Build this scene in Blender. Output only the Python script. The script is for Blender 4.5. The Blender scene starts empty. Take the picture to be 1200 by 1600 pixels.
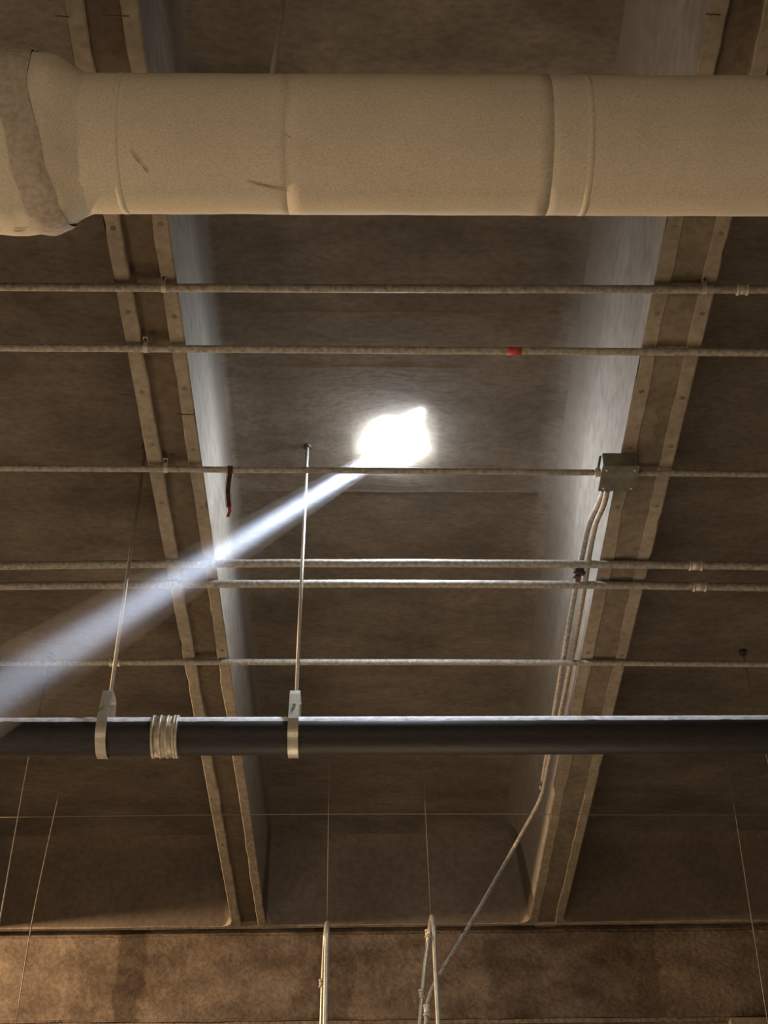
import bpy, bmesh, math, random
from mathutils import Vector, Matrix, noise
random.seed(7)
SC = bpy.context.scene
COL = SC.collection
PI = math.pi
# ---------------------------------------------------------------- camera
CH = 1.6                     # eye height
S = CH + 5.0                 # soffit of the ribs
TOP = S + 0.70               # underside of the slab between the ribs
F = 2300.0
Yc = Vector((-15, -1868, F)).normalized()      # world axes in camera space (right, up, forward)
Zc = Vector((0, F, 1868)).normalized()
Xc = Yc.cross(Zc).normalized()
if Xc.x < 0: Xc = -Xc
R_ = Vector((Xc[0], Yc[0], Zc[0])); U_ = Vector((Xc[1], Yc[1], Zc[1])); F_ = Vector((Xc[2], Yc[2], Zc[2]))
EYE = Vector((0, 0, CH))
cd = bpy.data.cameras.new('camera'); cam = bpy.data.objects.new('camera', cd); COL.objects.link(cam)
m = Matrix(((R_.x, U_.x, -F_.x, 0), (R_.y, U_.y, -F_.y, 0), (R_.z, U_.z, -F_.z, CH), (0, 0, 0, 1)))
cam.matrix_world = m
cd.sensor_fit = 'VERTICAL'; cd.sensor_height = 36; cd.lens = F * 36 / 1600
cd.clip_start = 0.05; cd.clip_end = 100
SC.camera = cam
def ray(px, py): return (F_ * F + R_ * (px - 600) - U_ * (py - 800)) / F
def PZ(px, py, z): d = ray(px, py); return EYE + d * ((z - CH) / d.z)      # where a sight line meets a height
def PY(px, py, y): d = ray(px, py); return EYE + d * (y / d.y)
def PD(px, py, t): return EYE + ray(px, py) * t
# ---------------------------------------------------------------- world, lights, exposure
SC.view_settings.view_transform = 'Standard'; SC.view_settings.look = 'None'
SC.view_settings.exposure = 0.0; SC.view_settings.gamma = 1.0; SC.view_settings.use_curve_mapping = False
SC.cycles.volume_bounces = 0; SC.cycles.max_bounces = 5; SC.cycles.diffuse_bounces = 3
SC.cycles.sample_clamp_indirect = 4.0
w = bpy.data.worlds.new('hall_world'); SC.world = w; w.use_nodes = True
w.node_tree.nodes['Background'].inputs[0].default_value = (1.0, 0.72, 0.48, 1)
w.node_tree.nodes['Background'].inputs[1].default_value = 0.06
def area(name, loc, target, size, power, col):
    l = bpy.data.lights.new(name, 'AREA'); l.shape = 'DISK'; l.size = size; l.energy = power; l.color = col
    o = bpy.data.objects.new(name, l); COL.objects.link(o); o.location = loc
    o.rotation_euler = (Vector(target) - Vector(loc)).to_track_quat('-Z', 'Y').to_euler(); return o
WARM = (1.0, 0.76, 0.52)
area('added_fill', (0.3, 8.2, 2.0), (0, 6.0, 7.0), 2.5, 62, WARM)  # warm fill lights added out of view to brighten ribs and slab
area('added_fill.001', (-4.5, 5.5, 2.0), (-2, 5, 7.0), 2.0, 66, WARM)
area('added_fill.003', (-1.2, -1.6, 2.4), (-0.3, 3.3, 6.0), 1.6, 104, WARM)  # fill added behind the camera to brighten the near side of the duct
area('added_fill.002', (4.5, 4.5, 1.8), (2, 4.5, 7.0), 2.0, 16, WARM)
lp = bpy.data.lights.new('side_high_bay', 'POINT'); lp.energy = 2300; lp.color = (1.0, 0.66, 0.38); lp.shadow_soft_size = 0.16
lo = bpy.data.objects.new('side_high_bay', lp); COL.objects.link(lo); lo.location = (-6.6, 9.7, S - 0.17)

HOLE = PZ(617, 694, TOP)
BEAM0 = HOLE + Vector((-0.09, -0.03, -0.115))
BEAM1 = PD(0, 1078, 6.3)
sp = bpy.data.lights.new('sunbeam', 'SPOT'); sp.energy = 9500; sp.color = (0.70, 0.80, 1.0)
sp.shadow_soft_size = 0.035; sp.spot_size = math.radians(4.6); sp.spot_blend = 0.75
so = bpy.data.objects.new('sunbeam', sp); COL.objects.link(so); so.location = BEAM0
BDIR = (BEAM1 - BEAM0).normalized()
so.rotation_euler = BDIR.to_track_quat('-Z', 'Y').to_euler()

# ---------------------------------------------------------------- materials
def nodes(name):
    mt = bpy.data.materials.new(name); mt.use_nodes = True
    nt = mt.node_tree; b = nt.nodes['Principled BSDF']; return mt, nt, b
def concrete(name, c1, c2, scale=1.2, bump=0.25, rough=0.85, stretch=(1, 1, 1), fine=22, spots=0.0, spotcol=(.05, .04, .03), banded=None, top=None):
    mt, nt, b = nodes(name); N = nt.nodes; L = nt.links
    g = N.new('ShaderNodeNewGeometry')
    mp = N.new('ShaderNodeMapping'); mp.inputs['Scale'].default_value = stretch; L.new(g.outputs['Position'], mp.inputs[0])
    n1 = N.new('ShaderNodeTexNoise'); n1.inputs['Scale'].default_value = scale; n1.inputs['Detail'].default_value = 7; n1.inputs['Roughness'].default_value = .62
    L.new(mp.outputs[0], n1.inputs['Vector'])
    r1 = N.new('ShaderNodeValToRGB'); r1.color_ramp.elements[0].position = .36; r1.color_ramp.elements[1].position = .66
    r1.color_ramp.elements[0].color = (*c1, 1); r1.color_ramp.elements[1].color = (*c2, 1); L.new(n1.outputs[0], r1.inputs[0])
    n2 = N.new('ShaderNodeTexNoise'); n2.inputs['Scale'].default_value = fine; n2.inputs['Detail'].default_value = 5; L.new(mp.outputs[0], n2.inputs['Vector'])
    mx = N.new('ShaderNodeMixRGB'); mx.blend_type = 'MULTIPLY'; mx.inputs[0].default_value = .55
    r2 = N.new('ShaderNodeValToRGB'); r2.color_ramp.elements[0].position = .3; r2.color_ramp.elements[0].color = (.55, .53, .5, 1)
    r2.color_ramp.elements[1].position = .62; r2.color_ramp.elements[1].color = (1, 1, 1, 1); L.new(n2.outputs[0], r2.inputs[0])
    L.new(r1.outputs[0], mx.inputs[1]); L.new(r2.outputs[0], mx.inputs[2]); out = mx.outputs[0]
    if spots:
        n3 = N.new('ShaderNodeTexNoise'); n3.inputs['Scale'].default_value = 4.5; n3.inputs['Detail'].default_value = 9; n3.inputs['Roughness'].default_value = .75
        L.new(mp.outputs[0], n3.inputs['Vector'])
        r3 = N.new('ShaderNodeValToRGB'); r3.color_ramp.elements[0].position = .56; r3.color_ramp.elements[0].color = (0, 0, 0, 1)
        r3.color_ramp.elements[1].position = .68; r3.color_ramp.elements[1].color = (spots,) * 3 + (1,); L.new(n3.outputs[0], r3.inputs[0])
        m3 = N.new('ShaderNodeMixRGB'); L.new(r3.outputs[0], m3.inputs[0]); L.new(out, m3.inputs[1]); m3.inputs[2].default_value = (*spotcol, 1); out = m3.outputs[0]
    if top:  # soft shading of the upper web painted in: colour darkens with height
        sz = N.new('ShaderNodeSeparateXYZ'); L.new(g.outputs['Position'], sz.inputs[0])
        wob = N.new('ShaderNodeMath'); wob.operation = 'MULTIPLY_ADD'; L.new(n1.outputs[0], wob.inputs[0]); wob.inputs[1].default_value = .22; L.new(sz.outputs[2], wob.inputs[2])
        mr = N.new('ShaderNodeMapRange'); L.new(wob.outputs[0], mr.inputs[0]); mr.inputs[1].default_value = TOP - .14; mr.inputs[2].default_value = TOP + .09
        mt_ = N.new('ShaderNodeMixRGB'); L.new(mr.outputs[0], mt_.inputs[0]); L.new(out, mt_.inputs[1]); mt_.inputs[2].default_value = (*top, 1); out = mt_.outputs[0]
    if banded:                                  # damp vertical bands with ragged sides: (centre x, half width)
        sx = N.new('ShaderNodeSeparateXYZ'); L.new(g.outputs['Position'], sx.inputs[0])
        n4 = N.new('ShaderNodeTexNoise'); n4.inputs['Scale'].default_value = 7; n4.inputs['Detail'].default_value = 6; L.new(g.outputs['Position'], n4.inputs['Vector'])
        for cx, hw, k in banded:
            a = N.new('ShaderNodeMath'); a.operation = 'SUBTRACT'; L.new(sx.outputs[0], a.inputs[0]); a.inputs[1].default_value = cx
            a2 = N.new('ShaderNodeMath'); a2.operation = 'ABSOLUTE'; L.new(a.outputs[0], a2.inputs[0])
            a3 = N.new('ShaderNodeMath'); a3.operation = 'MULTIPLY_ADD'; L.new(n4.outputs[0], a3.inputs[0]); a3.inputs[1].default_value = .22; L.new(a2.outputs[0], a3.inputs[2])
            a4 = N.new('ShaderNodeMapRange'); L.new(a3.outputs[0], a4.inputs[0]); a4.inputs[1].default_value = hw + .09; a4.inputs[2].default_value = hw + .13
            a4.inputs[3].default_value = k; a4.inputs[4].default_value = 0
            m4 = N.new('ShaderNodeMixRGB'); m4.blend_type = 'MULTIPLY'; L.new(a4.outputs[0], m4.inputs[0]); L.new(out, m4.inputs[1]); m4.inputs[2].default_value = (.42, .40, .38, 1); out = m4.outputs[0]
    L.new(out, b.inputs['Base Color']); b.inputs['Roughness'].default_value = rough; b.inputs['Specular IOR Level'].default_value = .2
    bp = N.new('ShaderNodeBump'); bp.inputs['Strength'].default_value = bump; bp.inputs['Distance'].default_value = .02
    L.new(n2.outputs[0], bp.inputs['Height']); L.new(bp.outputs[0], b.inputs['Normal'])
    return mt
def plain(name, col, rough=.6, metal=0.0, var=.25, scale=18, spec=.4, stretch=(1, 1, 1)):
    mt, nt, b = nodes(name); N = nt.nodes; L = nt.links
    g = N.new('ShaderNodeNewGeometry'); mp = N.new('ShaderNodeMapping'); mp.inputs['Scale'].default_value = stretch
    L.new(g.outputs['Position'], mp.inputs[0])
    n = N.new('ShaderNodeTexNoise'); n.inputs['Scale'].default_value = scale; n.inputs['Detail'].default_value = 5; L.new(mp.outputs[0], n.inputs['Vector'])
    r = N.new('ShaderNodeValToRGB'); r.color_ramp.elements[0].position = .32; r.color_ramp.elements[1].position = .68
    r.color_ramp.elements[0].color = (*[c * (1 - var) for c in col], 1); r.color_ramp.elements[1].color = (*[min(1, c * (1 + var * .5)) for c in col], 1)
    L.new(n.outputs[0], r.inputs[0]); L.new(r.outputs[0], b.inputs['Base Color'])
    b.inputs['Roughness'].default_value = rough; b.inputs['Metallic'].default_value = metal; b.inputs['Specular IOR Level'].default_value = spec
    return mt
M = {}
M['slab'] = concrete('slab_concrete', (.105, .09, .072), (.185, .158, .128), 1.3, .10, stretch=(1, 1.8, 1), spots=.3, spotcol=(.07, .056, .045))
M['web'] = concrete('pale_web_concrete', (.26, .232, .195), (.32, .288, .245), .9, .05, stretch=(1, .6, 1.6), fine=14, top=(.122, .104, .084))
M['strip'] = concrete('edge_strip_concrete', (.24, .205, .155), (.33, .285, .22), 3.5, .4, spots=.35, spotcol=(.14, .11, .075))
M['fill'] = concrete('joint_mortar', (.105, .08, .055), (.15, .118, .082), 4, .6)
M['fill_tan'] = concrete('tan_mortar', (.15, .125, .09), (.22, .185, .14), 3.0, .8, spots=.75, spotcol=(.09, .07, .05))
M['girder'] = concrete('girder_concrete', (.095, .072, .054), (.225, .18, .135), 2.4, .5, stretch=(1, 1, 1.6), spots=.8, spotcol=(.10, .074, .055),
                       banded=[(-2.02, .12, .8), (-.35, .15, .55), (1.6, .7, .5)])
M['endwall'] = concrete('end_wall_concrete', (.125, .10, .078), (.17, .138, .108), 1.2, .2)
M['floor'] = concrete('floor_concrete', (.20, .18, .15), (.30, .27, .23), .8, .1)
M['canvas'] = concrete('canvas_wrap', (.53, .48, .385), (.60, .55, .44), 1.4, .06, .75, fine=160, spots=.18, spotcol=(.33, .28, .21))
M['canvas_grey'] = concrete('grubby_canvas', (.37, .33, .27), (.44, .39, .32), 3, .2, .8, fine=50)
M['galv'] = plain('galvanised_conduit', (.31, .29, .25), .6, .25, .4, 45)
M['galv_pale'] = plain('bright_galvanised', (.52, .50, .43), .42, .55, .15, 30)
M['coupling'] = plain('coupling_steel', (.50, .46, .38), .5, .3, .3, 40)
M['band'] = plain('grooved_band', (.42, .37, .28), .5, .25, .35, 40)
M['black'] = plain('black_pipe_paint', (.022, .02, .022), .55, 0, .4, 14, .35, (1, 6, 6))
M['dust'] = plain('settled_dust', (.80, .83, .90), .95, 0, .3, 25, .1)
M['rust'] = plain('rusty_steel', (.12, .07, .05), .8, .1, .4, 40)
M['iron'] = plain('dark_iron', (.05, .04, .035), .7, .2, .3, 40)
M['rod'] = plain('threaded_rod', (.45, .43, .37), .45, .6, .2, 60)
M['wire'] = plain('hanger_wire_steel', (.24, .205, .16), .5, .3, .2, 60)
M['box'] = plain('box_steel', (.15, .15, .115), .65, .25, .35, 16)
M['red'] = plain('red_tape', (.42, .06, .04), .7, 0, .3, 30)
M['maroon'] = plain('maroon_cloth', (.09, .035, .03), .9, 0, .4, 40)
M['pale'] = plain('pale_hem', (.35, .27, .22), .9, 0, .3, 40)
mt, nt, b = nodes('daylight_glow'); b.inputs['Base Color'].default_value = (.9, .95, 1, 1)
b.inputs['Emission Color'].default_value = (.84, .91, 1, 1); b.inputs['Emission Strength'].default_value = 225; M['glow'] = mt
mt = bpy.data.materials.new('lit_dust'); mt.use_nodes = True; nt = mt.node_tree; nt.nodes.clear()
o_ = nt.nodes.new('ShaderNodeOutputMaterial'); v_ = nt.nodes.new('ShaderNodeVolumeScatter')
v_.inputs['Color'].default_value = (.92, .95, 1, 1); v_.inputs['Density'].default_value = .27; v_.inputs['Anisotropy'].default_value = .3
nt.links.new(v_.outputs[0], o_.inputs['Volume']); M['haze'] = mt

# ---------------------------------------------------------------- helpers
def link(name, verts, faces, mat, parent=None, smooth=False):
    me = bpy.data.meshes.new(name); me.from_pydata([tuple(v) for v in verts], [], faces); me.update()
    bm = bmesh.new(); bm.from_mesh(me); bmesh.ops.recalc_face_normals(bm, faces=bm.faces); bm.to_mesh(me); bm.free()
    if smooth: me.polygons.foreach_set('use_smooth', [True] * len(me.polygons))
    if mat: me.materials.append(mat)
    o = bpy.data.objects.new(name, me); COL.objects.link(o)
    if parent: o.parent = parent; o.matrix_parent_inverse = parent.matrix_world.inverted() if parent.type != 'EMPTY' else Matrix.Translation(-Vector(parent.location))
    return o
def thing(name, label, cat, loc, group=None):
    o = bpy.data.objects.new(name, None); COL.objects.link(o); o.location = loc; o.empty_display_size = .1
    o['label'] = label; o['category'] = cat
    if group: o['group'] = group
    return o
def structure(name, loc=(0, 0, 0)):
    o = bpy.data.objects.new(name, None); COL.objects.link(o); o.location = loc; o['kind'] = 'structure'; return o
def tubegeo(pts, r, n=12, cap=True, rfun=None):
    pts = [Vector(p) for p in pts]; vs = []; fs = []
    prev = None
    for i, p in enumerate(pts):
        t = (pts[min(i + 1, len(pts) - 1)] - pts[max(i - 1, 0)]).normalized()
        if prev is None:
            a = t.cross(Vector((0, 0, 1)))
            if a.length < .1: a = t.cross(Vector((0, 1, 0)))
            a.normalize()
        else: a = (prev - t * prev.dot(t)).normalized()
        prev = a; b2 = t.cross(a)
        rr = rfun(i) if rfun else r
        for k in range(n):
            an = 2 * PI * k / n; vs.append(p + (a * math.cos(an) + b2 * math.sin(an)) * rr)
    for i in range(len(pts) - 1):
        for k in range(n): fs.append((i * n + k, i * n + (k + 1) % n, (i + 1) * n + (k + 1) % n, (i + 1) * n + k))
    if cap: fs.append(tuple(range(n))[::-1]); fs.append(tuple((len(pts) - 1) * n + k for k in range(n)))
    return vs, fs
def tube(name, pts, r, mat, parent=None, n=12, rfun=None):
    v, f = tubegeo(pts, r, n, True, rfun); o = link(name, v, f, mat, parent)
    for p in o.data.polygons: p.use_smooth = len(p.vertices) == 4
    return o
def merge(parts):
    V = []; Fc = []
    for v, f in parts:
        k = len(V); V += list(v); Fc += [tuple(i + k for i in q) for q in f]
    return V, Fc
def boxgeo(c, s, rot=None, bev=0.0):
    bm = bmesh.new(); bmesh.ops.create_cube(bm, size=1)
    bmesh.ops.scale(bm, vec=s, verts=bm.verts)
    if bev: bmesh.ops.bevel(bm, geom=list(bm.edges), offset=bev, segments=2, affect='EDGES')
    vs = [v.co.copy() for v in bm.verts]; fs = [tuple(v.index for v in f.verts) for f in bm.faces]; bm.free()
    if rot: vs = [rot @ v for v in vs]
    return [v + Vector(c) for v in vs], fs
def box(name, c, s, mat, parent=None, rot=None, bev=.004):
    v, f = boxgeo(c, s, rot, bev); return link(name, v, f, mat, parent)
def lerp(a, b, t): return a + (b - a) * t
def smoothpath(pts, k=6):
    """Catmull-Rom through the points"""
    P = [Vector(p) for p in pts]; P = [P[0] * 2 - P[1]] + P + [P[-1] * 2 - P[-2]]; out = []
    for i in range(1, len(P) - 2):
        for j in range(k):
            t = j / k; a, b2, c, d = P[i - 1:i + 3]
            out.append(.5 * ((2 * b2) + (c - a) * t + (2 * a - 5 * b2 + 4 * c - d) * t * t + (3 * b2 - a - 3 * c + d) * t ** 3))
    out.append(P[-2]); return out

# ---------------------------------------------------------------- ceiling
XL, XR, RIB = -0.9125, 1.245, 0.2825
PER = XR - XL + RIB
def yend(x): return 11.53 - .032 * x
Y0 = -1.5
ceiling = structure('ceiling')
HX0, HX1, HY0, HY1 = HOLE.x - .25, HOLE.x + .25, HOLE.y - .25, HOLE.y + .25
def profile(x0, x1):
    """cross-section of one coffer, web to web: (x, z, is_web)"""
    sl, sr, rf = .023, .107, .07; rr_ = .24 if x0 == XL else .07
    p = [(x0, S), (x0 + sl * .45, S + .30), (x0 + sl * .8, TOP - rf)]
    for k in range(1, 7):
        a = PI / 2 * k / 6; p.append((x0 + sl * .8 + rf * (1 - math.cos(a)), TOP - rf + rf * math.sin(a)))
    q = [(x1, S), (x1 - sr * .45, S + .30), (x1 - sr * .7, TOP - rr_)]
    for k in range(1, 7):
        a = PI / 2 * k / 6; q.append((x1 - sr * .7 - rr_ * (1 - math.cos(a)), TOP - rr_ + rr_ * math.sin(a)))
    return p, q[::-1]
def coffer(i):
    x0 = XL + i * PER; x1 = XR + i * PER
    pl, pr = profile(x0, x1); a, bq = pl[-1][0], pr[0][0]
    mids = [a + (bq - a) * k / 10 for k in range(1, 10)]
    if i == 0: mids = [x for x in mids if x < HX0 - .05 or x > HX1 + .05] + [HX0, HX1]; mids.sort()
    prof = pl + [(x, TOP) for x in mids] + pr
    ys = [Y0 + (11.0 - Y0) * k / 50 for k in range(51)]
    if i == 0: ys = [y for y in ys if y < HY0 - .05 or y > HY1 + .05] + [HY0, HY1]; ys.sort()
    vs = []; fs = []; mi = []; n = len(prof)
    joints = [PZ(600, py, TOP).y for py in (487, 573, 768, 965)]
    def add_row(y, shrink, top):
        for (x, z) in prof: vs.append(Vector((x, y if y < 10.9 else y, z)))
    for y in ys: 
        for (x, z) in prof:
            zz = z
            if z >= TOP - 1e-6: dh = math.hypot(x - HOLE.x, y - HOLE.y); zz = z + noise.noise(Vector((x * .9, y * 1.1, i * 3.1))) * .006 * (min(1, max(0, (dh - .36) / .5)) if i == 0 else 1)
            vs.append(Vector((x, y, zz)))
    for r in range(len(ys) - 1):
        for k in range(n - 1):
            if i == 0 and abs(prof[k][0] - HX0) < 1e-6 and abs(ys[r] - HY0) < 1e-6: continue
            fs.append((r * n + k, r * n + k + 1, (r + 1) * n + k + 1, (r + 1) * n + k))
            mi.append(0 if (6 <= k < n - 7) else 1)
    # far end: rows closing down to the lip, the top corner rounded
    base = (len(ys) - 1) * n
    rows = 8
    for r in range(1, rows + 1):
        t = r / rows
        for (x, z) in prof:
            ye_top = yend(x) - .30; ye_bot = yend(x)
            a = PI / 2 * t
            # quarter-round then straight: z shrinks to S
            if t <= .5:
                tt = t / .5; y = 11.0 + (ye_top - 11.0 + .10) * math.sin(tt * PI / 2); zz = TOP - .12 * (1 - math.cos(tt * PI / 2))
            else:
                tt = (t - .5) / .5; y = lerp(ye_top + .10, ye_bot, tt); zz = lerp(TOP - .12, S, tt)
            zz = min(z, zz) if z > S else S
            vs.append(Vector((x, y, zz)))
        for k in range(n - 1):
            b0 = base + (r - 1) * n; b1 = base + r * n
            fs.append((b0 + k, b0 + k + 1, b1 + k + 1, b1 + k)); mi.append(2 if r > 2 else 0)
    # near end closes straight down
    k0 = len(vs)
    for (x, z) in prof: vs.append(Vector((x, Y0, S)))
    for k in range(n - 1): fs.append((k, k + 1, k0 + k + 1, k0 + k)); mi.append(0)
    if i == 0:                                   # ragged hole broken through the slab
        nn = 40; rim = []; out = []
        for k in range(nn):
            an = 2 * PI * k / nn; c, s_ = math.cos(an), math.sin(an); q = .25 / max(abs(c), abs(s_))
            rr = .145 + .03 * noise.noise(Vector((c * 2, s_ * 2, 5))) + .018 * random.uniform(-1, 1)
            out.append(len(vs)); vs.append(Vector((HOLE.x + q * c, HOLE.y + q * s_, TOP)))
            rim.append(len(vs)); vs.append(Vector((HOLE.x + rr * c, HOLE.y + rr * s_, TOP + .004)))
        up = []
        for k in range(nn):
            v = vs[rim[k]]; up.append(len(vs)); vs.append(Vector((HOLE.x + (v.x - HOLE.x) * .93, HOLE.y + (v.y - HOLE.y) * .93, TOP + .16)))
        for k in range(nn):
            j = (k + 1) % nn
            fs.append((out[k], out[j], rim[j], rim[k])); mi.append(0)
            fs.append((rim[k], rim[j], up[j], up[k])); mi.append(1)
    me = bpy.data.meshes.new('coffer_panel'); me.from_pydata([tuple(v) for v in vs], [], fs)
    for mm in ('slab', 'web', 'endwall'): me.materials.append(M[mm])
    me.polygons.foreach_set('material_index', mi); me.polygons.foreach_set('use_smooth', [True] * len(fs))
    if i == 0:
        for p in list(me.polygons)[-80:]: p.use_smooth = False
    o = bpy.data.objects.new('coffer_panel', me); COL.objects.link(o); o.parent = ceiling
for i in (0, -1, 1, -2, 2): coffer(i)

def strip(xa, xb, ragged, z0, seed):
    """long concrete lip under a panel edge; the edge facing the joint is ragged"""
    n = 150; V = []; Fc = []
    for k in range(n + 1):
        y = Y0 + (yend(xa) + .05 - Y0) * k / n
        w1 = .011 * noise.noise(Vector((y * 2.2, seed, 0))) + .007 * noise.noise(Vector((y * 9, seed, 3)))
        w2 = .002 * noise.noise(Vector((y * 5, seed, 7)))
        if random.random() < .03: w2 -= .006
        if ragged > 0: l, r = xa - w2, xb + w1
        else: l, r = xa + w1, xb + w2
        V += [Vector((l, y, S + .10)), Vector((l, y, z0 + .006)), Vector((l + .007, y, z0)), Vector((r - .007, y, z0)), Vector((r, y, z0 + .006)), Vector((r, y, S + .10))]
    for k in range(n):
        for j in range(5): Fc.append((k * 6 + j, k * 6 + j + 1, (k + 1) * 6 + j + 1, (k + 1) * 6 + j))
    o = link('edge_strip', V, Fc, M['strip'], ceiling); return o
dots = [358, 493, 613, 700, 790, 905, 1020, 1170, 1320]
YJ = PZ(1085, 225, S).y
for i in range(-2, 4):
    xa = XL - RIB + i * PER; xb = XL + i * PER
    w1, w2 = (.076, .070) if i == 0 else (.078, .072)
    sa = strip(xa, xa + w1, 1, S - .004, i * 7 + 1); sb = strip(xb - w2, xb, -1, S - .004, i * 7 + 4)
    for st, xc in ((sa, xa + w1 * .5), (sb, xb - w2 * .5)):
        for d in dots:
            y = PZ(585, d, S).y + random.uniform(-.03, .03)
            ang = [(Vector((xc + math.cos(2 * PI * k / 10) * .014, y + math.sin(2 * PI * k / 10) * .014, S - .0045))) for k in range(10)]
            up = [v + Vector((0, 0, .006)) for v in ang]
            lo_ = [Vector((v.x * .6 + xc * .4, v.y * .6 + y * .4, S - .0065)) for v in ang]
            link('form_plug', up + ang + lo_, [(k, (k + 1) % 10, 10 + (k + 1) % 10, 10 + k) for k in range(10)] + [(10 + k, 10 + (k + 1) % 10, 20 + (k + 1) % 10, 20 + k) for k in range(10)] + [tuple(range(20, 30))], M['fill_tan'], st)
    # mortar between the strips, in pours
    pours = [(Y0, 11.60, .035, 'fill')] if i <= 0 else [(Y0, YJ, .04, 'fill'), (YJ - .01, 7.05, .004, 'fill_tan'), (7.04, 9.15, .007, 'fill_tan'), (9.14, 11.6, .005, 'fill_tan')]
    for (ya, yb, rec, mm) in pours:
        n = max(4, int((yb - ya) * 10)); V = []; Fc = []; nx = 8
        for k in range(n + 1):
            y = lerp(ya, yb, k / n)
            for j in range(nx + 1):
                x = lerp(xa + w1 - .02, xb - w2 + .02, j / nx)
                V.append(Vector((x, y, S + rec + .012 * noise.noise(Vector((x * 14, y * 5, i))) * (1 if rec > .02 else .25))))
        for k in range(n):
            for j in range(nx): Fc.append((k * (nx + 1) + j, k * (nx + 1) + j + 1, (k + 1) * (nx + 1) + j + 1, (k + 1) * (nx + 1) + j))
        link('joint_mortar', V, Fc, M[mm], ceiling, True)

# faint cross ridges left by the form boards on the slab
for i in (-1, 0, 1):
    for py in (487, 573, 768, 965, 1085, 1195):
        y = PZ(600, py, TOP).y + random.uniform(-.05, .05) * (i != 0)
        x0 = XL + i * PER + .18; x1 = XR + i * PER - .28
        if i == 0 and abs(y - HOLE.y) < .4: continue
        V = []; Fc = []; n = 40
        for k in range(n + 1):
            x = lerp(x0, x1, k / n); yy = y + .006 * noise.noise(Vector((x * 4, py, i)))
            h = .0035 + .003 * noise.noise(Vector((x * 6, py, 2)))
            V += [Vector((x, yy - .012, TOP + .008)), Vector((x, yy, TOP - h)), Vector((x, yy + .010, TOP + .008))]
        for k in range(n):
            for j in range(2): Fc.append((k * 3 + j, k * 3 + j + 1, k * 3 + 4 + j, k * 3 + 3 + j))
        link('board_ridge', V, Fc, M['slab'], ceiling, True)
# roof deck above so that no light comes in but through the hole
deck = structure('trim_1')
for (x0, x1, y0, y1) in ((-7, HX0, Y0 - 1, 16), (HX1, 7, Y0 - 1, 16), (HX0, HX1, Y0 - 1, HY0), (HX0, HX1, HY1, 16)):
    box('roof_deck', ((x0 + x1) / 2, (y0 + y1) / 2, TOP + .3), (x1 - x0, y1 - y0, .2), M['slab'], deck, bev=0)

# ---------------------------------------------------------------- far wall: lip, joint, girder, ledge, lower wall
wall = structure('wall_far', (0, 11.6, 0))
def along(name, prof, mat, x0=-6.5, x1=6.5, n=160, wob=.004, seed=0):
    """a profile (dy behind yend, z) swept along x with a ragged face"""
    V = []; Fc = []; m_ = len(prof)
    for k in range(n + 1):
        x = lerp(x0, x1, k / n)
        for j, (dy, z) in enumerate(prof):
            V.append(Vector((x, yend(x) + dy + wob * noise.noise(Vector((x * 3, j * 2.3, seed))), z + wob * noise.noise(Vector((x * 4, j * 1.7, seed + 5))))))
    for k in range(n):
        for j in range(m_ - 1): Fc.append((k * m_ + j, k * m_ + j + 1, (k + 1) * m_ + j + 1, (k + 1) * m_ + j))
    return link(name, V, Fc, mat, wall)
along('panel_lip', [(0, S + .06), (.0, S), (.01, S - .006), (.05, S - .006), (.06, S), (.06, S + .08)], M['strip'], wob=.005)
along('joint_gap', [(.05, S + .05), (.18, S + .05)], M['fill'])
GB = S - .735
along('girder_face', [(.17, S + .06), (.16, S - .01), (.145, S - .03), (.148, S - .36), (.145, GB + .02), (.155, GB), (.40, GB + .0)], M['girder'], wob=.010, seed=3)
along('ledge', [(.165, GB), (.165, GB - .035), (.185, GB - .04), (.185, GB - .045)], M['fill_tan'], wob=.006, seed=9)
along('lower_wall', [(.18, GB - .03), (.18, 0)], M['girder'], wob=.004, seed=12)
c = PY(1172, 1598, 11.55)
box('bearing_pad', (c.x, c.y, c.z - .02), (.32, .10, .09), M['strip'], wall)
fl = link('floor', [(-9, -6, 0), (9, -6, 0), (9, 16, 0), (-9, 16, 0)], [(0, 1, 2, 3)], M['floor']); fl['kind'] = 'structure'

# ---------------------------------------------------------------- daylight hole and its beam
sk = thing('skylight', 'blazing white daylight hole in the slab of the middle bay', 'skylight', HOLE)
V = []; Fc = []; nn = 28; rings = 7
for r in range(rings + 1):
    a = PI / 2 * r / rings
    for k in range(nn):
        an = 2 * PI * k / nn; j = 1 + .10 * noise.noise(Vector((math.cos(an) * 2.5, math.sin(an) * 2.5, 1)))
        rr = .135 * math.cos(a) * j + .001
        V.append(Vector((HOLE.x + rr * math.cos(an), HOLE.y + rr * 1.25 * math.sin(an), TOP + .01 - .075 * math.sin(a))))
for r in range(rings):
    for k in range(nn): Fc.append((r * nn + k, r * nn + (k + 1) % nn, (r + 1) * nn + (k + 1) % nn, (r + 1) * nn + k))
Fc.append(tuple(rings * nn + k for k in range(nn)))
link('glare_dome', V, Fc, M['glow'], sk, True)
for an, ln, wd in ((-1.0, .15, .03), (-2.3, .04, .03), (0.15, .06, .015), (3.0, .07, .012), (-.5, .04, .03), (-1.9, .05, .03), (-2.6, .04, .02)):   # glowing spikes added to give the glare a jagged outline
    c_, s_ = math.cos(an), math.sin(an); p = Vector((HOLE.x + .115 * c_, HOLE.y + .145 * s_, TOP - .02)); d = Vector((c_, s_ * 1.3, -.02)); q = Vector((-s_, c_, 0))
    link('glare_spike', [p - q * wd, p + q * wd, p + d * (ln + .02), p + Vector((0, 0, .015))], [(0, 1, 2), (0, 3, 2), (1, 3, 2), (0, 1, 3)], M['glow'], sk)
LEN = (BEAM1 - BEAM0).length + 1.6
half = math.tan(math.radians(2.42))
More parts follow.
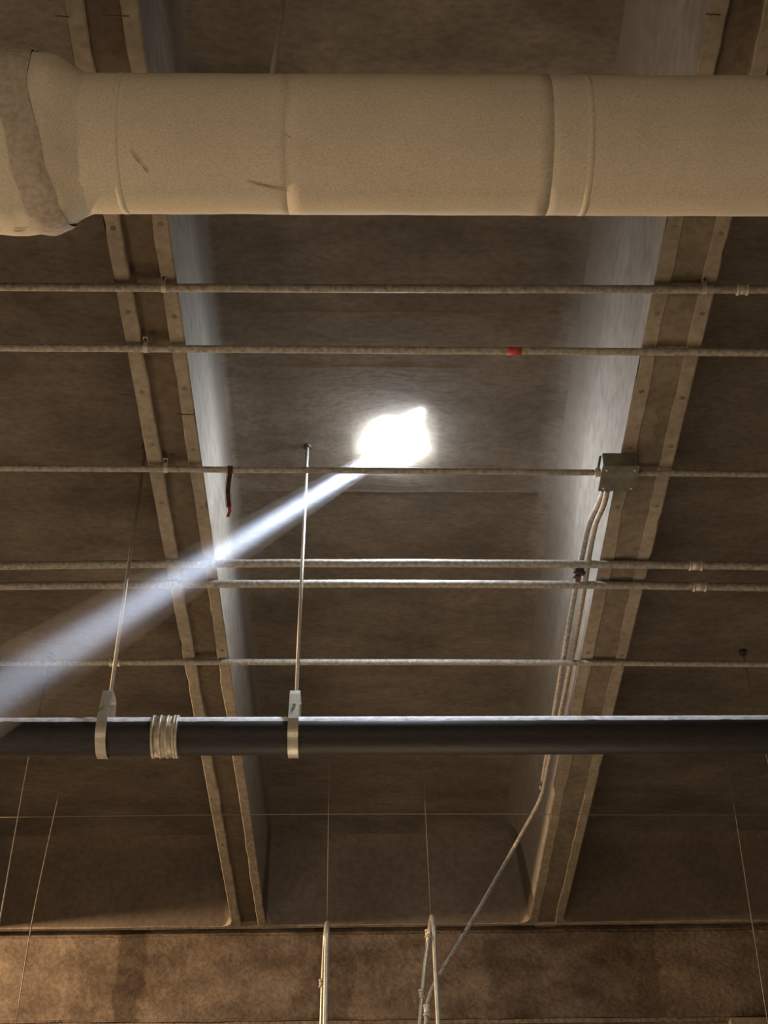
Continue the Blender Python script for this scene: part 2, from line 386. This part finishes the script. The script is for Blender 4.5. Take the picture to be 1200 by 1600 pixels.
q = BDIR.to_track_quat('Z', 'Y'); V = []; Fc = []; nb = 28; nr = 2
for r, t in enumerate((0.02, LEN)):
    for k in range(nb):
        an = 2 * PI * k / nb; rr = .05 + half * t
        V.append(BEAM0 + q @ Vector((rr * math.cos(an), rr * math.sin(an), t)))
for k in range(nb): Fc.append((k, (k + 1) % nb, nb + (k + 1) % nb, nb + k))
Fc.append(tuple(range(nb))); Fc.append(tuple(range(nb, 2 * nb)))
hz = link('sunlit_dust', V, Fc, M['haze']); hz['kind'] = 'stuff'
hz['label'] = 'shaft of sunlit dust slanting down left from the daylight hole'; hz['category'] = 'light beam'

# ---------------------------------------------------------------- insulated duct
DD = 5.35; dc = PD(660, 227, DD); DR = .2485
duct = thing('insulated_duct', 'big round canvas-wrapped duct crossing under the ribs at the top', 'duct', (0, dc.y, dc.z))
def lathe(name, prof, mat, seed, n=56, wr=.0022, parent=duct):
    V = []; Fc = []
    for i, (x, r, oy, oz) in enumerate(prof):
        for k in range(n):
            an = 2 * PI * k / n; d = Vector((0, math.cos(an), math.sin(an)))
            rr = r + wr * noise.noise(Vector((x * 5, d.y * 3, d.z * 3 + seed))) + wr * .6 * noise.noise(Vector((x * 16, d.y * 7, d.z * 7 + seed)))
            V.append(Vector((x, dc.y + oy, dc.z + oz)) + d * rr)
    m_ = len(prof)
    for i in range(m_ - 1):
        for k in range(n): Fc.append((i * n + k, i * n + (k + 1) % n, (i + 1) * n + (k + 1) % n, (i + 1) * n + k))
    Fc.append(tuple(range(n))); Fc.append(tuple((m_ - 1) * n + k for k in range(n)))
    return link(name, V, Fc, mat, parent, True)
def dx(px): return PD(px, 227, DD).x
secs = [115, 452, 845, 1230, 1600]
for i in range(len(secs) - 1):
    a, b_ = dx(secs[i]), dx(secs[i + 1]) + .02
    r0 = DR + (.0004 if i % 2 else 0)
    n = max(6, int((b_ - a) / .05)); lathe('wrap_section', [(lerp(a, b_, k / n), r0, 0, 0) for k in range(n + 1)], M['canvas'], 0)
for px in (197, 910):
    x = dx(px); lathe('wrap_seam', [(x - .012, DR - .001, 0, 0), (x - .011, DR + .0013, 0, 0), (x + .011, DR + .0013, 0, 0), (x + .012, DR - .001, 0, 0)], M['canvas'], 0)
# bulging cover at the left end (a joint under the wrap), fatter and sagging
prof = []
for px, g in ((-420, 1.27), (-300, 1.30), (-120, 1.31), (-40, 1.31), (0, 1.31), (30, 1.312), (55, 1.30), (70, 1.285), (84, 1.27), (98, 1.235), (112, 1.165), (126, 1.08), (138, 1.02), (146, .985)):
    prof.append((dx(px), DR * g, 0, 0))
pp = []
for i in range(len(prof) - 1):
    for j in range(4):
        t = j / 4; pp.append(tuple(lerp(prof[i][k], prof[i + 1][k], t) for k in range(4)))
pp.append(prof[-1]); lathe('joint_bulge', pp, M['canvas'], 20, wr=.008)
# grubby tape wound over the shoulder of the bulge
def gr(px):
    for (p0, g0), (p1, g1) in zip(((-40, 1.31), (30, 1.312), (55, 1.30), (84, 1.27), (112, 1.165), (138, 1.02)), ((30, 1.312), (55, 1.30), (84, 1.27), (112, 1.165), (138, 1.02), (160, .99))):
        if p0 <= px <= p1: return DR * lerp(g0, g1, (px - p0) / (p1 - p0))
    return DR * .99
V = []; Fc = []; n = 60
for k in range(n):
    an = 2 * PI * k / n; d = Vector((0, math.cos(an), math.sin(an)))
    sh = 26 * d.dot(Vector((0, .65, -.76)))          # further right low down
    for j in range(8):
        px = 38 + sh + j * 7.0 + 6 * noise.noise(Vector((d.y * 2, d.z * 2, 9)))
        rr = gr(px) + (.011 if 0 < j < 7 else .007) + .006 * noise.noise(Vector((px * .05, d.y * 4, d.z * 4)))
        V.append(Vector((dx(px), dc.y, dc.z)) + d * rr)
for k in range(n):
    for j in range(7): Fc.append((k * 8 + j, k * 8 + j + 1, ((k + 1) % n) * 8 + j + 1, ((k + 1) % n) * 8 + j))
link('tape_winding', V, Fc, M['canvas_grey'], duct, True)
# creases in the canvas
def crease(px0, py0, px1, py1):
    V = []; Fc = []; n = 8
    for k in range(n + 1):
        t = k / n; d = ray(lerp(px0, px1, t), lerp(py0, py1, t) + 2 * math.sin(t * 3))
        # hit the wrap
        o = Vector((0, EYE.y - dc.y, EYE.z - dc.z)); dd = Vector((0, d.y, d.z)); x_g = lerp(px0, px1, t)
        R = (DR if x_g > 140 else gr(x_g)) + .004
        A = dd.dot(dd); B = 2 * o.dot(dd); C_ = o.dot(o) - R * R; dis = max(0, B * B - 4 * A * C_); tt = (-B - math.sqrt(dis)) / (2 * A); V.append(EYE + d * tt)
    return tube('crease', V, .003, M['canvas_grey'], duct, 6, lambda i: .0008 + .0022 * math.sin(PI * i / n))
for c in ((203, 235, 222, 258), (222, 258, 232, 270), (385, 283, 450, 297), (60, 336, 78, 330), (18, 360, 40, 359), (48, 73, 60, 78)): crease(*c)

# rod above the duct
a = PY(426, 112, dc.y + .02); b_ = PY(446, -20, dc.y + .02); dirv = (b_ - a).normalized(); e = a + dirv * ((TOP - .0 - a.z) / dirv.z); s0 = a + dirv * ((dc.z + DR * .99 - a.z) / dirv.z)
t = thing('duct_hanger', 'thin steel rod rising from the top of the big duct to the slab', 'hanger', s0)
tube('rod', [s0, e], .0095, M['rod'], t, 8); box('foot_clip', s0 + Vector((0, 0, .012)), (.10, .05, .03), M['rust'], t); box('anchor', e - Vector((0, 0, .01)), (.05, .05, .022), M['iron'], t)

# ---------------------------------------------------------------- conduits across the ribs
def straps(pt, ax, r, parent, mat, up=True):
    """half-round strap with two ears pressed to the rib"""
    V = []; Fc = []; n = 10
    for s_ in (-.011, .011):
        for k in range(n + 1):
            an = PI + PI * k / n; V.append(Vector((pt.x + s_, pt.y + math.cos(an) * (r + .003), pt.z + math.sin(an) * (r + .003))))
    for k in range(n): Fc.append((k, k + 1, n + 2 + k, n + 1 + k))
    p = [(V, Fc)]
    zt = S + .004
    for sg in (-1, 1):
        p.append(boxgeo((pt.x, pt.y + sg * (r + .003), (zt + pt.z) / 2), (.022, .003, max(.004, zt - pt.z))))
        p.append(boxgeo((pt.x, pt.y + sg * (r + .018), zt - .009), (.022, .030, .003)))
    v, f = merge(p); o = link('strap', v, f, mat, parent)
    v, f = tubegeo([Vector((pt.x, pt.y - r - .02, zt - .006)), Vector((pt.x, pt.y - r - .02, zt - .022))], .008, 6); link('bolt', v, f, M['iron'], o)
def couple(pt, ax, r, ln, parent, mat):
    o = tube('coupling', [pt - ax * ln / 2, pt + ax * ln / 2], r + .005, mat, parent, 12)
    for s_ in (-1, 1):
        c = pt + ax * s_ * ln * .42; tube('collar', [c - ax * .006, c + ax * .006], r + .009, mat, o, 8)
    return o
CONN = {}
def conduit(name, label, y0, y1, ym, r, z, mat, strap_px=(), coup_px=(), x0=-60, x1=1260):
    pts = []
    for k in range(25):
        px = lerp(x0, x1, k / 24); u = px / 1200
        py = y0 * (1 - u) * (1 - 2 * u) + ym * 4 * u * (1 - u) + y1 * u * (2 * u - 1)
        p = PZ(px, py, z); p.z += .002 * noise.noise(Vector((px * .01, y0, 0))); pts.append(p)
    # carry on straight outside the frame
    pts = [pts[0] + (pts[0] - pts[1]).normalized() * 2.2] + pts + [pts[-1] + (pts[-1] - pts[-2]).normalized() * 2.2]
    t = thing(name, label, 'conduit', (0, pts[12].y, z), 'galvanised conduits crossing the ribs')
    tube('pipe', pts, r, mat, t, 12)
    def at(px):
        u = px / 1200; py = y0 * (1 - u) * (1 - 2 * u) + ym * 4 * u * (1 - u) + y1 * u * (2 * u - 1); return PZ(px, py, z)
    ax = (pts[14] - pts[12]).normalized()
    for px in strap_px: straps(at(px), ax, r, t, M['coupling'])
    for px, ln in coup_px: couple(at(px), ax, r, ln, t, M['coupling'])
    return t, at, ax
k_, at1, ax1 = conduit('conduit', 'grey conduit nearest below the big duct, crossing both ribs', 448, 452, 451, .0195, S - .032, M['galv'], (256, 1100), ((1160, .05),))
k_, at2, ax2 = conduit('conduit', 'grey conduit marked with a short band of red tape', 543, 551, 547, .0185, S - .030, M['galv'], (228,), ())
tube('tape_band', [at2(793), at2(815)], .0200, M['red'], k_, 12)
k_, at3, ax3 = conduit('conduit', 'thin conduit passing just below the daylight hole into the steel box', 731.5, 741, 735.5, .0165, S - .036, M['galv'], (259,), ((935, .035),))
k_, at4, ax4 = conduit('conduit', 'upper of the two close-set conduits below the daylight hole', 884, 885, 880, .0225, S - .030, M['galv'], (), ((1087, .075),))
k_, at5, ax5 = conduit('conduit', 'lower of the two close-set conduits below the daylight hole', 916, 918, 912, .0225, S - .030, M['galv'], (), ((1093, .075),))
k_, at6, ax6 = conduit('conduit', 'grey conduit running just above the thick black pipe', 1036, 1038, 1034.5, .0185, S - .026, M['galv'], (), ((180, .06),))
# taut wire low down
pts = [PZ(lerp(-60, 1260, k / 12), 1278 - 6 * math.sin(min(1, k / 6) * PI / 2) + (1 if k > 8 else 0), S - .03) for k in range(13)]
t = tube('taut_wire', pts, .0028, M['wire'], None, 6); t['label'] = 'hair-thin wire strung level across the bays below the black pipe'; t['category'] = 'wire'

# cloth ribbon on the third conduit
rb = thing('ribbon', 'dark maroon cloth ribbon with red tail hanging from thin conduit', 'ribbon', at3(360))
def ribbon(name, pxs, w_, mat, par, off=0):
    V = []; Fc = []
    for (px, py) in pxs:
        d = PY(px + off, py, at3(360).y - .022); V += [d + Vector((-w_ / 2, 0, 0)), d + Vector((w_ / 2, 0, 0)), d + Vector((w_ / 2, .004, 0)), d + Vector((-w_ / 2, .004, 0))]
    for k in range(len(pxs) - 1):
        for j in range(4): Fc.append((k * 4 + j, k * 4 + (j + 1) % 4, k * 4 + 4 + (j + 1) % 4, k * 4 + 4 + j))
    return link(name, V, Fc, mat, par)
path = [(360, 728), (359, 742), (357, 755), (356, 768), (357, 782), (358, 792)]
ribbon('cloth', path, .022, M['maroon'], rb); ribbon('hem', path, .003, M['pale'], rb, -4.5); ribbon('hem', [(x, y) for x, y in path], .003, M['pale'], rb, 4.5)
ribbon('tail', [(358, 791), (359, 799), (356, 807)], .016, M['red'], rb)
c = at3(360); tube('loop', [c - ax3 * .014, c + ax3 * .014], .021, M['maroon'], rb, 12)

# ---------------------------------------------------------------- junction box and drop conduits
c0 = PZ(968, 729, S - .10); c1 = PZ(966, 766, S - .10)
bw = (PZ(997, 729, S - .10) - PZ(942, 729, S - .10)).length; bl = c1.y - c0.y
jb = thing('junction_box', 'square galvanised steel junction box on the rib right of the daylight hole', 'junction box', ((c0.x + c1.x) / 2, (c0.y + c1.y) / 2, S - .10))
cc = Vector(((c0.x + c1.x) / 2, (c0.y + c1.y) / 2, S - .052))
box('body', cc, (bw, bl, .092), M['box'], jb); box('cover', cc - Vector((.0, 0, .048)), (bw + .012, bl + .012, .005), M['box'], jb)
for sx in (-1, 1):
    for sy in (-1, 1):
        p = cc + Vector((sx * bw * .4, sy * bl * .38, -.052)); tube('screw', [p, p - Vector((0, 0, .005))], .007, M['galv_pale'], jb, 8)
box('mounting_plate', PZ(962, 722, S - .008), (.18, .10, .008), M['iron'], jb)
for i_, (xo) in enumerate((-.05, .0)):
    p = Vector((cc.x - bw / 2 + .03 + (xo + .05), c1.y, S - .055)); tube('connector', [p - Vector((0, .004, 0)), p + Vector((0, .03, 0))], .020, M['coupling'], jb, 10)
def drop(pix, zs): return smoothpath([PZ(px, py, z) for (px, py), z in zip(pix, zs)], 5)
zz = [S - .055, S - .05, S - .03, S - .01, S + .0, S + .0, S + .0, S + .0, S, S]
d1 = drop([(944, 766), (934, 790), (921, 818), (912, 855), (903, 900), (893, 955), (881, 1025), (866, 1115), (855, 1180), (846, 1232)], [z + .02 for z in zz])
d2 = drop([(949, 766), (943, 790), (931, 818), (922, 860), (915, 905), (904, 970), (890, 1045), (875, 1118), (860, 1180), (849, 1236)], [z - .012 for z in zz])
t = thing('drop_conduit', 'dark conduit bending off the steel box along the rib, on the coffer side', 'conduit', d1[0], 'conduits leaving the steel box'); tube('pipe', d1, .0165, M['galv'], t, 10); couple(d1[-2], (d1[-1] - d1[-2]).normalized(), .014, .05, t, M['rust'])
t = thing('drop_conduit', 'pale conduit leaving the steel box that later slants down to the looped tubes', 'conduit', d2[0], 'conduits leaving the steel box')
YW = 9.5
tail = [PZ(846, 1243, S - .02), PZ(838, 1262, S - .06), PY(800, 1330, 9.95), PY(750, 1418, 9.75), PY(694, 1512, 9.58), PY(676, 1545, 9.55), PY(668, 1572, 9.54), PY(666, 1600, 9.54), PY(665, 1660, 9.54)]
full = d2[:-1] + smoothpath([d2[-1]] + tail, 6)
tube('pipe', full, .0155, M['galv'], t, 10)
p = PY(667, 1579, 9.54); couple(p, Vector((0, 0, 1)), .016, .07, t, M['coupling'])
# clip between the paired conduits
p = PZ(905, 893, S - .02)
t = thing('pipe_clip', 'small dark clip holding the drop conduit between the paired conduits', 'clip', p)
box('jaw', p + Vector((0, 0, .01)), (.07, .03, .05), M['iron'], t, Matrix.Rotation(.4, 3, 'Z')); tube('bolt', [p + Vector((-.03, .02, -.03)), p + Vector((.01, .02, .03))], .008, M['iron'], t, 8); box('foot', p + Vector((.0, .055, .0)), (.03, .06, .03), M['rust'], t)

# ---------------------------------------------------------------- thick black pipe on two hangers
YP = PZ(480, 697, TOP).y
pc0 = PY(0, 1152, YP); pc1 = PY(1200, 1148, YP); PRAD = (PY(600, 1120, YP) - PY(600, 1180, YP)).length * .5 * .86
def pc(px): return lerp(pc0, pc1, px / 1200)
bp_ = thing('black_pipe', 'thick black steel pipe slung level across the bays from two clevis hangers', 'pipe', pc(600))
A_, B_ = pc(-520), pc(1750)
tube('pipe', [lerp(A_, B_, k / 60) for k in range(61)], PRAD, M['black'], bp_, 40)
V = []; Fc = []; n = 120; mm_ = 9                    # layer of settled dust along the crown
for k in range(n + 1):
    p = lerp(A_, B_, k / n)
    for j in range(mm_):
        an = lerp(PI * .5 - .95, PI * .5 + 1.33 + .10 * noise.noise(Vector((p.x * 9, 1, 0))) , j / (mm_ - 1))
        V.append(p + Vector((0, -math.cos(an) * -1, math.sin(an))) * (PRAD + (.0022 if 0 < j < mm_ - 1 else -.001)))
for k in range(n):
    for j in range(mm_ - 1): Fc.append((k * mm_ + j, k * mm_ + j + 1, (k + 1) * mm_ + j + 1, (k + 1) * mm_ + j))
o = link('dust_layer', V, Fc, M['dust'], bp_, True); o['label'] = 'pale dust lying along the crown of the pipe'
c = pc(258); axp = (pc1 - pc0).normalized(); hw = (pc(277) - pc(238)).length / 2
o = tube('coupling', [c - axp * hw, c + axp * hw], PRAD + .008, M['band'], bp_, 36); o['label'] = 'ribbed pale metal coupling sleeve'
for s_ in (-.92, -.35, .2, .75, .97):
    q_ = c + axp * hw * s_; tube('rib', [q_ - axp * .006, q_ + axp * .006], PRAD + .013, M['coupling'], o, 36)
for px, ln in ((616, .02), (622, .035), (628, .03), (634, .02), (900, .014), (1128, .02)):      # drips down the face
    p = pc(px); V = []
    for k in range(6):
        an = .5 + (ln / PRAD) * k / 5 * 1.2; V.append(p + Vector((0, -math.cos(an), math.sin(an))) * (PRAD + .001))
    tube('drip', V, .002, M['dust'], bp_, 6)
def hanger(pxb, pxt, pyt, label):
    p = pc(pxb)
    top = PY(pxt, pyt, YP); sd = PY(pxb, 1087, YP).z - p.z
    h = thing('pipe_hanger', label, 'pipe hanger', p, 'clevis hangers of the black pipe')
    w_ = .052; R2 = PRAD + .014; path = []
    for k in range(29): a = PI + PI * k / 28; path.append((math.cos(a) * R2, math.sin(a) * R2))        # under the pipe
    path += [(R2, .04), (R2 * .62, sd - .03), (R2 * .55, sd - .008), (R2 * .45, sd), (-R2 * .45, sd), (-R2 * .55, sd - .008), (-R2 * .62, sd - .03), (-R2, .04)]
    V = []; Fc = []; m_ = len(path)
    for s_ in (-w_ / 2, w_ / 2):
        for sc_ in (1.0, .955):
            for (y, z) in path: V.append(p + Vector((s_, y * sc_, z * sc_)))
    for k in range(m_):
        j = (k + 1) % m_
        Fc += [(k, j, 2 * m_ + j, 2 * m_ + k), (m_ + k, m_ + j, 3 * m_ + j, 3 * m_ + k), (k, j, m_ + j, m_ + k), (2 * m_ + k, 2 * m_ + j, 3 * m_ + j, 3 * m_ + k)]
    link('clevis', V, Fc, M['galv_pale'], h)
    tube('cross_bolt', [p + Vector((0, -R2 * .9, PRAD + .028)), p + Vector((0, R2 * .9, PRAD + .028))], .008, M['rod'], h, 8)
    b0 = p + Vector((.004, 0, sd - .05)); 
    tube('rod', [b0, top], .0095, M['rod'], h, 8)
    tube('nut', [p + Vector((.004, 0, sd + .002)), p + Vector((.004, 0, sd + .018))], .016, M['rod'], h, 6)
    tube('anchor', [top - (top - b0).normalized() * .03, top + Vector((0, 0, .0))], .022, M['iron'], h, 8)
YT = PZ(480, 697, TOP)
YPs = YT.y
hanger(458, 480.5, 694, 'clevis hanger and rod left of the daylight hole, its strap nearest the middle')
hanger(162, 228, 694, 'clevis hanger and rod beside the pipe coupling, leftmost of the two')

# ---------------------------------------------------------------- hanging wires and looped tubes
def wirething(label, pts, r=.0042, anchor=True):
    t = thing('hanging_wire', label, 'wire', pts[-1], 'thin wires hanging from the slab')
    tube('strand', pts, r, M['wire'], t, 6)
    if anchor: p = pts[0]; tube('anchor', [p - Vector((0, 0, .03)), p + Vector((0, 0, .002))], .026, M['iron'], t, 8)
    return t
def wv(px0, py0, px1, py1):
    a = PZ(px0, py0, TOP); b2 = PY(px1, py1, a.y); return [a, b2]
a, b2 = wv(80, 1022, -28, 1600); m1 = PY(45, 1185, a.y)
wirething('thin wire at the far left hanging from a slab anchor above the black pipe', smoothpath([a, PY(62, 1110, a.y), m1, PY(3, 1420, a.y), b2], 4), .0045)
a = PZ(120, 1128, TOP); wirething('thin wire hanging at left, reaching the bottom of the picture', smoothpath([a, PY(104, 1190, a.y), PY(84, 1278, a.y), PY(52, 1430, a.y), PY(24, 1605, a.y)], 4), .0045)
a = PZ(1160, 1017, TOP); wirething('thin wire at far right hanging from a dark slab anchor above the black pipe', [a, PY(1177, 1095, a.y), PY(1200, 1190, a.y), PY(1275, 1560, a.y)], .0035)
a = PZ(1122, 1130, TOP); wirething('thin wire hanging at right from behind the black pipe to the girder', smoothpath([a, PY(1136, 1190, a.y), PY(1152, 1290, a.y), PY(1172, 1420, a.y), PY(1200, 1600, a.y)], 4), .0042)
HT1 = PY(511, 1441, YW); HT2 = PY(673, 1430, YW)
a = PZ(515, 1122, TOP); a.y = YW + .0; wirething('thin wire dropping to the top of the left looped tube', [Vector((a.x, YW, TOP)), HT1], .0022)
a = PZ(658, 1122, TOP); wirething('thin wire dropping to the top of the right looped tube', [Vector((a.x, YW, TOP)), HT2], .0022)
def hoop(label, top, front, back, r):
    """tube bent over at the top: front leg and back leg, px lists at two depths"""
    t = thing('looped_tube', label, 'tube', top, 'bent tubes hung on wires')
    f = [PY(px, py, YW - .06) for px, py in front]; b3 = [PY(px, py, YW + .20) for px, py in back]
    pts = smoothpath(f[::-1] + [top + Vector((0, .03, .005))] + b3, 6)
    tube('tube', pts, r, M['galv_pale'], t, 12)
    return t
h1 = hoop('bright metal looped tube low in the middle bay, left one', HT1, [(511, 1455), (510, 1500), (508, 1600), (506, 1680)], [(508.5, 1463), (505.5, 1520), (503, 1600), (501, 1680)], .0165)
h2 = hoop('bright metal looped tube with spread legs, where the slanting conduit ends', HT2 + Vector((.01, 0, 0)), [(678, 1450), (680, 1500), (685, 1600), (688, 1680)], [(670, 1462), (663, 1520), (656, 1600), (651, 1680)], .0155)
for h_, px, py in ((h1, 503.5, 1537), (h2, 669, 1459), (h2, 659, 1553)):
    p = PY(px, py, YW + .20); couple(p, Vector((-.02, 0, 1)).normalized(), .016, .05, h_, M['coupling'])

# old shrinkage cracks across the strips near the duct, and the slab above the ribs
for px0, px1, py in ((86, 108, 25), (160, 202, 24), (1102, 1126, 22), (277, 303, 647), (188, 205, 616)):
    a = PZ(px0, py, S - .0045); b2 = PZ(px1, py + 1, S - .0045); n = 6
    tube('crack', [lerp(a, b2, k / n) + Vector((0, .004 * noise.noise(Vector((k * 1.3, px0, 0))), 0)) for k in range(n + 1)], .0025, M['iron'], ceiling, 5)

# rounded corners where the coffer webs run into the end lip
for i in (-1, 0, 1):
    for xc, sg in ((XL + i * PER, 1), (XR + i * PER, -1)):
        R0 = .085; yc = yend(xc) + .004; arc = []
        for k in range(9):
            a = PI / 2 * k / 8; arc.append((xc + sg * (R0 - R0 * math.sin(a)), yc - R0 + R0 * math.cos(a) ))
        arc = [(xc + sg * R0 * (1 - math.cos(PI / 2 * k / 8)), yc - R0 * (1 - math.sin(PI / 2 * k / 8))) for k in range(9)]
        pts = [(xc - sg * .004, yc + .004)] + arc[::-1]
        pts = [(xc - sg * .004, yc + .006)] + [(x, y) for x, y in arc]
        n = len(pts); V = [Vector((x, y, S - .005)) for x, y in pts] + [Vector((x, y, S + .10)) for x, y in pts]
        link('corner_fillet', V, [tuple(range(n))] + [(k, (k + 1) % n, n + (k + 1) % n, n + k) for k in range(n)], M['strip'], ceiling)
